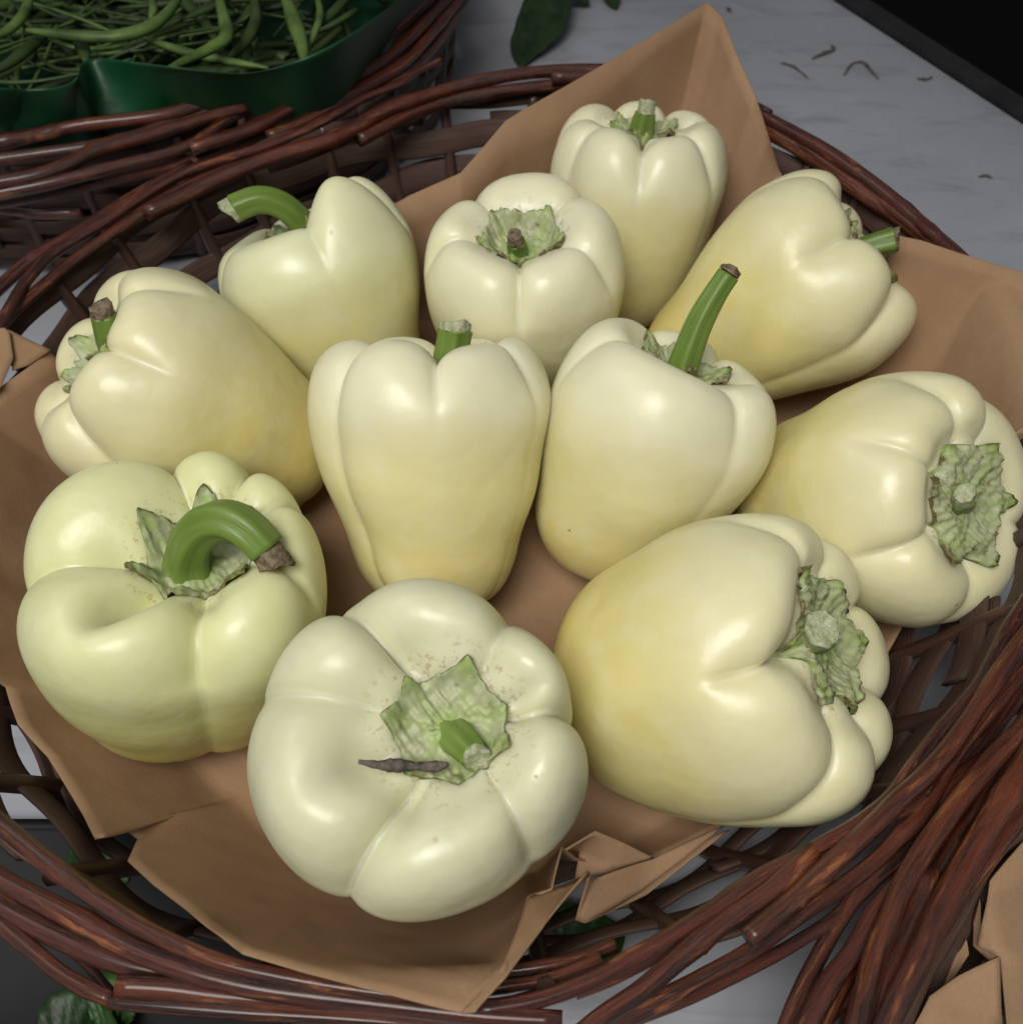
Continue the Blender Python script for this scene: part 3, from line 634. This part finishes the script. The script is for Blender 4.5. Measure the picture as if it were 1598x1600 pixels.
# ------------------------------------------------------------------ the peppers
LOOK = {  # label, (top, middle, low colour), calyx (radius, points, turn), stem (pixels and how far each lies towards the camera), radius px start/end, dried end share, end material
 'A': ('pale yellow pepper upright against the tall paper corner, short pointed stem', 0, (.40, 6, 20), [(1003, 226, 0), (1003, 205, .003), (1008, 180, .007), (1012, 158, .010)], 21, 13, .28, 'pale'),
 'B': ('pale yellow pepper with star-shaped calyx, standing between the curved-stem and tall-corner peppers', 0, (.43, 5, -92), [(813, 397, 0), (809, 388, .006), (806, 376, .011), (804, 366, .014)], 17, 11, .4, 'dry'),
 'C': ('pale pepper with a bright green stem bent towards the green-lined basket', 3, (.36, 5, 10), [(480, 356, 0), (462, 340, .007), (436, 320, .012), (405, 313, .015), (375, 322, .016), (358, 332, .016)], 20, 19, .14, 'pale'),
 'D': ('yellow pepper lying beside the torn paper edge with its green stem over the rim', 1, (.40, 6, 30), [(1318, 398, .006), (1340, 392, .010), (1370, 382, .013), (1402, 374, .015)], 18, 18, .08, 'dry'),
 'E': ('yellow pepper lying on its side with a dark-tipped stem, near a small paper fold', 1, (.42, 6, 40), [(188, 566, 0), (180, 545, .006), (168, 515, .012), (158, 480, .017)], 26, 17, .14, 'dry'),
 'F': ('smooth upright yellow pepper at the middle of the basket, straight stub of stem', 0, (.34, 5, 0), [(697, 600, .004), (702, 565, .008), (707, 535, .010), (711, 507, .012)], 26, 24, .10, 'pale'),
 'G': ('upright yellow pepper with a long straight green stem and a torn browned calyx', 0, (.42, 6, 15), [(1058, 606, 0), (1066, 575, .005), (1090, 510, .010), (1115, 462, .013), (1140, 424, .015)], 25, 15, .05, 'dry'),
 'H': ('yellow pepper leaning on the basket wall, broad flat calyx with a snapped stem', 1, (.50, 6, -62), [(1499, 784, 0), (1501, 780, .006), (1504, 774, .011), (1507, 769, .014)], 27, 15, .45, 'pale'),
 'I': ('greenish ivory pepper with a thick curled stem ending in a brown tip', 2, (.42, 6, 150), [(292, 890, 0), (298, 852, .009), (322, 820, .015), (354, 813, .018), (388, 830, .019), (418, 862, .018), (433, 884, .017)], 32, 26, .2, 'dry'),
 'J': ('greenish ivory pepper at the front, blotched calyx crossed by a dried sliver', 4, (.37, 7, 75), [(704, 1142, 0), (718, 1156, .004), (736, 1174, .008), (750, 1188, .011)], 30, 19, .22, 'pale'),
 'K': ('large yellow pepper on its side with a cut pale stem and ragged calyx', 1, (.46, 6, 50), [(1258, 1000, 0), (1264, 996, .006), (1274, 990, .013), (1284, 984, .018)], 31, 26, .28, 'pale'),
}
SKIN = [((0.729, 0.693, 0.477), (0.729, 0.666, 0.333), (0.693, 0.594, 0.225)), ((0.712, 0.663, 0.409), (0.703, 0.619, 0.258), (0.667, 0.543, 0.169)), ((0.686, 0.686, 0.372), (0.657, 0.657, 0.245), (0.617, 0.578, 0.157)), ((0.699, 0.69, 0.432), (0.708, 0.653, 0.304), (0.672, 0.57, 0.193)), ((0.63, 0.621, 0.414), (0.594, 0.585, 0.279), (0.558, 0.513, 0.171))]
def build_pepper(k):
    p = PEPPERS[k]; label, sk, cal, stem, r0, r1, dry, endm = LOOK[k]
    M, o, S = place_pepper(p)
    G = pepper_surface(p); ns, nt, _ = G.shape; R, L = p['R'], p['L']
    of = np.array(p.get('off', (0, 0))) * R
    Wd = G @ M.T + o
    b = Wd.reshape(-1, 3); base = np.array([b[:, 0].mean(), b[:, 1].mean(), b[:, 2].min()])
    t = thing('bell_pepper', label, 'bell pepper', base, 'pale bell peppers in the basket')
    rr = np.hypot(G[..., 0] - of[0], G[..., 1] - of[1]); cald = rr / R
    cald[int(ns * .42):] = 2.0
    hg = G[..., 2] / L; hg[:int(ns * .3)] = np.maximum(hg[:int(ns * .3)], .92)
    hg = hg - .10 * np.exp(-((cald - .1) / .2) ** 2)
    F = grid_faces(ns, nt, True)
    mesh('body', Wd.reshape(-1, 3), [f[::-1] for f in F], pepper_skin('pepper_skin_' + 'plain ivory green pale milky'.split()[sk], *SKIN[sk], seed=ord(k) - 60), t, attrs={'hgt': hg, 'cald': cald})
    # calyx: a lobed, blistered collar lying in the hollow
    rc, npt, turn = cal; rs = np.random.RandomState(ord(k)); nr = 24; ma = 128
    ang = np.linspace(0, 2 * math.pi, ma, endpoint=False)
    edge = np.full(ma, .80); vein = np.zeros(ma)
    for q in range(npt):
        a = math.radians(turn) + 2 * math.pi * (q + rs.uniform(-.16, .16)) / npt
        d = np.angle(np.exp(1j * (ang - a)))
        edge = np.maximum(edge, .80 + (.24 + rs.uniform(-.08, .08)) * np.clip(1 - np.abs(d) / .45, 0, 1) ** 1.3); vein = np.maximum(vein, np.exp(-(d / .10) ** 2))
    edge += .025 * np.sin(ang * 7 + rs.uniform(0, 6)) + .008 * np.sin(ang * 17 + rs.uniform(0, 6))
    CV = np.zeros((nr + 1, ma, 3)); rim = np.zeros((nr + 1, ma)); ve = np.zeros((nr + 1, ma))
    top = int(ns * .40)
    for j in range(ma):
        x = ang[j] / (2 * math.pi) * nt; j0 = int(x) % nt; j1 = (j0 + 1) % nt; f = x - int(x)
        col = G[:top, j0] * (1 - f) + G[:top, j1] * f
        d = np.hypot(col[:, 0] - of[0], col[:, 1] - of[1]); i1 = d.argmax() + 1
        for i in range(nr):
            q = i / (nr - 1); rad = q * edge[j] * rc * R
            c = np.array([np.interp(rad, d[:i1], col[:i1, a]) for a in range(3)])
            lift = .0016 + .0012 * (1 - q) + .0009 * vein[j] * q * (1.3 - q) + .0005 * math.sin(q * 12 + ang[j] * 5) * q + .0004 * math.sin(ang[j] * 11 + q * 7) * q
            lift += .0008 * q * math.sin(c[0] * 1250 + ord(k)) * math.sin(c[1] * 1400 + 2 * ord(k)) + .0004 * q * math.sin(c[0] * 2600 + c[1] * 1900)
            if edge[j] > .92: lift += .0016 * max(0, q - .7) / .3
            c[2] += lift; CV[i, j] = c; rim[i, j] = q * min(1.0, edge[j] / .98) if q < 1 else q; ve[i, j] = vein[j] * q
        CV[nr, j] = CV[nr - 1, j] + np.array([0, 0, -.0022]); rim[nr, j] = 1.0
    mesh('calyx', CV.reshape(-1, 3) @ M.T + o, grid_faces(nr + 1, ma, True), M_CALYX, t, attrs={'rim': rim, 'vein': ve})
    # stem: ribbed, flaring into the calyx, with a separate dried or freshly cut end
    cen = o + M @ np.array([of[0], of[1], (1 - p.get('cav', .17)) * L])
    dep = (cen - CAM) @ FWD
    P = np.array([CAM + ray(u, v) * (dep - tw) for u, v, tw in stem]); P[0] -= M[:, 2] * .003
    P = catmull(P, 34); n = len(P); q = np.linspace(0, 1, n)
    px = dep / FPX
    rad = (r0 + (r1 - r0) * q) * px * (1 + .28 * np.exp(-(q / .10) ** 2)) * (1 + .10 * np.exp(-((q - 1) / .12) ** 2))
    cut = int(n * (1 - dry))
    V, F, uv = tube_geo(P[:cut + 1], rad[:cut + 1], 30, .05, ord(k), ribs=5, rib=.10)
    st = mesh('stem', V, F, M_STEM, t, uv=uv)
    e = P[cut:]; er = rad[cut:] * (.93 if endm == 'dry' else .94)
    if len(e) < 3: e = np.array([P[-1] + (P[-1] - P[-2]) * x for x in (-.6, 0, .5)]); er = np.full(3, rad[-1] * .95)
    e = catmull(e, 9); er = np.interp(np.linspace(0, 1, 9), np.linspace(0, 1, len(er)), er)
    V, F, uv = tube_geo(e, er, 24, .10, ord(k) + 5, ribs=7, rib=.06)
    # ragged, slightly hollow end
    V = V.reshape(9, 24, 3); tan = unit(e[-1] - e[-2]); jag = rs.uniform(-.2, .5, 24); jag = (jag + np.roll(jag, 1)) / 2
    sl = .6 * np.cos(np.linspace(0, 2 * math.pi, 24, endpoint=False) + rs.uniform(0, 6))
    for r_, w_ in ((7, .45), (8, 1.0)): V[r_] += tan[None] * ((jag + sl) * er[-1] * .5 * w_)[:, None]
    inner = V[8] + (e[-1] - V[8]) * .35 - tan * er[-1] * .12; core = V[8] + (e[-1] - V[8]) * .8 - tan * er[-1] * .22
    V = np.concatenate([V.reshape(-1, 3), inner, core, [core.mean(0) + tan * er[-1] * .1]])
    F = [f for f in F if len(f) == 4] + [(a * 24 + j, a * 24 + (j + 1) % 24, (a + 1) * 24 + (j + 1) % 24, (a + 1) * 24 + j) for a in (8, 9) for j in range(24)] + [(240 + j, 240 + (j + 1) % 24, 264) for j in range(24)]
    mesh('cut_end', V, F, M_DRY if endm == 'dry' else M_PALE, st)
    return t
for k in PEPPERS: build_pepper(k)
# dried sliver lying over the front pepper's calyx
def strip(name, px, z_or_pts, wpx, mat, label=None, cat=None, group=None, parent=None, fold=.5, seed=0, n=26):
    """a narrow leaf or husk: a folded strip following 3D points, pointed at both ends"""
    P = catmull(np.array(z_or_pts), n); rs = np.random.RandomState(seed)
    T = np.gradient(P, axis=0); T /= np.linalg.norm(T, axis=1, keepdims=True)
    view = np.array([unit(CAM - x) for x in P]); S = np.cross(T, view); S /= np.linalg.norm(S, axis=1, keepdims=True)
    dist = np.linalg.norm(P - CAM, axis=1); w = wpx / FPX * dist * np.sin(np.clip(np.linspace(.04, .97, n), 0, 1) * math.pi) ** .55
    w = w * (1 + .28 * np.sin(np.linspace(0, 13, n) + rs.uniform(0, 6)) + rs.uniform(-.18, .18, n))
    rows = []
    for a, d in ((-1, 0), (-.5, fold * .6), (0, fold), (.5, fold * .6), (1, 0)):
        rows.append(P + S * (a * w)[:, None] - np.cross(S, T) * (-(d * w))[:, None])
    V = np.stack(rows, 1).reshape(-1, 3)
    base = V.mean(0); base[2] = V[:, 2].min()
    o = mesh(name, V, grid_faces(n, 5), mat, parent, base=None if parent else base)
    solidify(o, .0004)
    if label: tag(o, label, cat, group)
    return o
dj = (BASES['bell_pepper.009'] if 'bell_pepper.009' in BASES else None)
M_, o_, S_ = place_pepper(PEPPERS['J'])
cj = o_ + M_ @ np.array([PEPPERS['J']['off'][0] * PEPPERS['J']['R'], 0, .82 * PEPPERS['J']['L']]); dJ = (cj - CAM) @ FWD
strip('dried_sliver', None, [CAM + ray(u, v) * (dJ - w) for u, v, w in [(560, 1190, .021), (590, 1195, .020), (620, 1196, .019), (650, 1197, .0175), (680, 1198, .016), (701, 1194, .0155)]], 8.5, M_TWIG,
      'dried dark grey leaf sliver lying across the front pepper and its calyx', 'leaf sliver', fold=.8, seed=3)
# ------------------------------------------------------------------ green plastic liner and stalks in the back basket
liner = thing('plastic_liner', 'dark green plastic sheet lining the basket of green stalks', 'liner', (BACK.c[0], BACK.c[1], .01))
top = [(-90, 152), (-40, 146), (0, 140), (40, 141), (80, 138), (108, 130), (122, 118), (126, 104), (136, 96), (160, 93), (210, 98), (270, 104), (330, 111), (380, 114), (430, 107), (480, 92), (530, 68), (580, 34), (630, -8), (680, -60)]
bot = [(-90, 252), (-40, 240), (0, 228), (40, 217), (80, 208), (108, 203), (130, 200), (150, 198), (170, 195), (200, 192), (240, 188), (290, 176), (340, 158), (390, 146), (440, 130), (490, 112), (540, 90), (590, 60), (640, 20), (700, -40)]
Tp = catmull([onz(u, v, .112 + .004 * math.sin(i * 1.3)) for i, (u, v) in enumerate(top)], 90); Bt = catmull([onz(u, v - 9, .086) for u, v in bot], 90)
rowsL = []
inward = unit(np.append(BACK.c, 0) - np.append(Tp[45][:2], 0))
for q in np.linspace(0, 1, 14):
    P = Bt * (1 - q) + Tp * q
    P = P + np.array([0, 0, .0022]) * math.sin(q * 3.1) + (np.sin(np.linspace(0, 17, 90)) * .0016 * math.sin(q * 2.4))[:, None] * inward
    rowsL.append(P)
for q in np.linspace(0, 1, 8)[1:]:
    rowsL.append(Tp + inward * (.003 * q + .02 * q * q) + np.array([0, 0, .0012 * math.sin(q * 3.1) - .055 * q * q]))
ln_ = mesh('skirt', np.concatenate(rowsL), grid_faces(len(rowsL), 90), M_LINER, liner); solidify(ln_, .0004)
f = np.linspace(0, 2 * math.pi, 72, endpoint=False)
rowsB = [BACK.pt(f, k, z + .002 * np.sin(f * 7)) for k, z in [(.02, .014), (.3, .014), (.6, .016), (.76, .022), (.82, .040), (.87, .060), (.90, .082)]]
mesh('lining', np.concatenate(rowsB), grid_faces(7, 72, True), M_LINER, liner)
def bean(path, r, mat, label, group, seed, name='green_stalk'):
    n = 24; P = catmull(path, n); t = np.linspace(0, 1, n)
    V, F, uv = tube_geo(P, r * np.clip(np.sin(t * math.pi * .94 + .12), .12, 1) ** .45, 9, .07, seed, flat=.75)
    base = V.mean(0); base[2] = V[:, 2].min()
    o = mesh(name, V, F, mat, base=base, uv=uv); return tag(o, label, 'stalk', group)
BT = [  # traced: pixels, height, radius px, label
 ([(42, 47), (110, 55), (170, 58), (225, 46), (262, 20), (290, -20)], .108, 10, M_BEAN, 'thick green stalk curving in a long smile shape inside the green lined basket'),
 ([(338, -25), (348, 20), (354, 55), (335, 72), (300, 90), (262, 108)], .110, 9, M_BEAN, 'green stalk with a sharp bend dropping onto the green plastic edge'),
 ([(438, -30), (455, 20), (470, 62), (476, 98)], .110, 10, M_BEAN, 'straight bright green stalk standing near the border end of the plastic'),
 ([(-20, 62), (20, 42), (42, 12), (52, -30)], .110, 8, M_BEAN, None), ([(-20, 118), (20, 96), (60, 62), (80, 40)], .100, 9, M_BEAN2, None),
 ([(222, 58), (280, 78), (340, 92), (420, 106)], .100, 7, M_BEAN, None), ([(492, -20), (500, 20), (492, 50), (478, 82)], .105, 5, M_BEAN, None),
 ([(118, 55), (130, 75), (136, 98)], .098, 9, M_BEAN2, None), ([(232, -20), (240, 12), (236, 28)], .104, 6, M_BEAN, None), ([(395, -20), (400, 30), (380, 70), (350, 100)], .096, 8, M_BEAN2, None),
 ([(500, 40), (530, 10), (560, -20)], .10, 8, M_BEAN2, None), ([(285, 30), (330, 12), (370, -10)], .1, 6, M_BEAN2, None),
]
for i, (pts, z, r, m, lab) in enumerate(BT):
    P = [onz(u, v, z) for u, v in pts]; bean(P, r / FPX * np.linalg.norm(P[0] - CAM), m, lab or 'slim green stalk in the tangle inside the green lined basket', 'green stalks in the back basket', 600 + i)
rs = np.random.RandomState(11)
for i in range(150):
    u, v = rs.uniform(-60, 620), rs.uniform(-70, 112)
    if v > 118 - max(0, u - 400) * .45: continue
    c = onz(u, v, rs.uniform(.070, .098)); a = rs.uniform(0, 6.28); L = rs.uniform(.025, .06); cu = rs.uniform(-.018, .018)
    d = np.array([math.cos(a), math.sin(a), rs.uniform(-.25, .25)]); s = np.array([-d[1], d[0], 0])
    P = [c - d * L, c - d * L * .3 + s * cu, c + d * L * .35 + s * cu * .9, c + d * L]
    P = [np.array([x, y, min(z, .104)]) for x, y, z in P]
    if any(np.linalg.norm(x[:2] - BACK.c) > .178 for x in P): continue
    bean(P, rs.choice([.0009, .0013, .002, .0032]) * rs.uniform(.8, 1.2), M_BEAN2 if rs.rand() < .7 else M_BEAN, 'slim green stalk in the tangle inside the green lined basket', 'green stalks in the back basket', 700 + i)
# dark bed of stalks below the ones that can be told apart
vs2, fs2 = [], []
for i in range(260):
    a = rs.uniform(0, 6.28); k = rs.uniform(0, .8) ** .6; c = np.array([*(BACK.c + .21 * k * np.array([math.cos(a), math.sin(a)])), rs.uniform(.03, .082)])
    a = rs.uniform(0, 6.28); L = rs.uniform(.02, .045); d = np.array([math.cos(a), math.sin(a), rs.uniform(-.3, .3)]); s = np.array([-d[1], d[0], .2]) * rs.uniform(-.012, .012)
    P = [c - d * L, c + s, c + d * L]
    P = [np.append(BACK.c + (x[:2] - BACK.c) * min(1, .17 / (np.linalg.norm(x[:2] - BACK.c) + 1e-9)), x[2]) for x in P]
    V, F, uv = tube_geo(catmull(P, 9), rs.uniform(.0015, .003), 6); n0 = len(vs2)
    vs2 += V.tolist(); fs2 += [tuple(x + n0 for x in f_) for f_ in F]
bed = mesh('green_stalk_heap', vs2, fs2, M_BEAN2, base=np.array([BACK.c[0], BACK.c[1], .03])); bed['kind'] = 'stuff'
tag(bed, 'dark mass of green stalks filling the green lined basket', 'stalk')
# ------------------------------------------------------------------ leaves and litter on the table, black tray
def leaf(pts3, w, mat, label, cat='leaf', group=None, seed=0, curl=.25):
    P = catmull(pts3, 22); n = 22; T = np.gradient(P, axis=0); T /= np.linalg.norm(T, axis=1, keepdims=True)
    S = np.cross(T, [0, 0, 1]); S /= np.linalg.norm(S, axis=1, keepdims=True); N = np.cross(S, T)
    t = np.linspace(0, 1, n); ww = w * np.sin(np.clip(t * .97 + .02, 0, 1) * math.pi) ** .8 * (1.25 - .5 * t)
    V = np.stack([P + S * (a * ww)[:, None] + N * (curl * abs(a) ** 1.5 * ww + .0006 * np.sin(t * 30 + a * 5))[:, None] for a in np.linspace(-1, 1, 9)], 1).reshape(-1, 3)
    V[:, 2] = np.maximum(V[:, 2], .0008)
    base = V.mean(0); base[2] = V[:, 2].min()
    o = mesh('leaf', V, grid_faces(n, 9), mat, base=base); solidify(o, .0004); return tag(o, label, cat, group)
leaf([onz(866, -40, .02), onz(858, 0, .014), onz(845, 45, .008), onz(822, 80, .004), onz(812, 106, .002)], .017, M_LEAF, 'dark green drooping leaf on the table behind the pepper basket', seed=1)
leaf([onz(905, -40, .012), onz(900, -10, .008), onz(920, 8, .003)], .011, M_LEAF, 'small dark leaf beside the drooping one at the back of the table', seed=2)
leaf([onz(945, -30, .004), onz(955, 0, .003), onz(962, 14, .002)], .006, M_LEAF, 'tiny dark leaf tip lying furthest back on the table', seed=4)
bits = [([(1268, 92), (1285, 84), (1302, 78), (1298, 70)], 5, 'dark curled scrap of dry leaf on the pale table'), ([(1318, 118), (1330, 100), (1348, 98), (1362, 112), (1372, 124)], 4, 'thin hooked scrap of dry stalk on the pale table'),
        ([(1220, 98), (1240, 104), (1262, 122)], 3, 'faint straight scrap of dry stalk on the pale table'), ([(1432, 122), (1446, 124), (1456, 120)], 3, 'tiny dry crumb near the dark table edge'), ([(1528, 276), (1540, 274), (1550, 278)], 3, 'tiny dry crumb on the open pale tabletop'), ([(1135, 12), (1142, 18)], 5, 'small brown crumb behind the tall paper corner')]
for i, (px, w, lab) in enumerate(bits):
    strip('leaf_scrap', None, [onz(u, v, .0008 + .0006 * (j % 2)) for j, (u, v) in enumerate(px)], w * .45, M_TWIG, lab, 'leaf scrap', 'dry scraps on the table', fold=.5, seed=20 + i, n=14)
tray = thing('plastic_tray', 'flat black plastic tray pushed against the pepper basket', 'tray', (-.23, -.16, .002))
tc = np.array([-.235, -.175]); 
def rrect(hx, hy, r, z):
    out = []
    for cx, cy, a0 in ((hx - r, hy - r, 0), (-hx + r, hy - r, 90), (-hx + r, -hy + r, 180), (hx - r, -hy + r, 270)):
        for a in np.radians(np.linspace(a0, a0 + 90, 8)): out.append((tc[0] + cx + r * math.cos(a), tc[1] + cy + r * math.sin(a), z))
    return out
rings = [rrect(.155, .085, .02, .001), rrect(.165, .095, .022, .012), rrect(.168, .098, .024, .0125), rrect(.163, .093, .02, .0115), rrect(.152, .082, .018, .004), rrect(.01, .01, .004, .004)]
mesh('dish', np.concatenate(rings), grid_faces(6, 32, True) + [tuple(range(31, -1, -1)), tuple(range(160, 192))], M_TRAY, tray)
leaf([onz(150, 1600, .014), onz(165, 1585, .016), onz(185, 1580, .013), onz(210, 1590, .010)], .012, M_LEAFB, 'green leaf lying in the black tray below the border', seed=5)
leaf([onz(60, 1640, .012), onz(110, 1600, .016), onz(160, 1590, .012)], .010, M_LEAF, 'dark leaf lying in the black tray beside the green one', seed=6)
leaf([onz(130, 1300, .006), onz(150, 1330, .008), onz(178, 1358, .006), onz(200, 1380, .004)], .010, M_LEAFB, 'green leaf on the table under the paper notch', seed=7)
leaf([onz(830, 1488, .006), onz(880, 1482, .009), onz(930, 1470, .007), onz(975, 1450, .004)], .013, M_LEAFB, 'broad green leaf on the table under the paper pleats', seed=8)
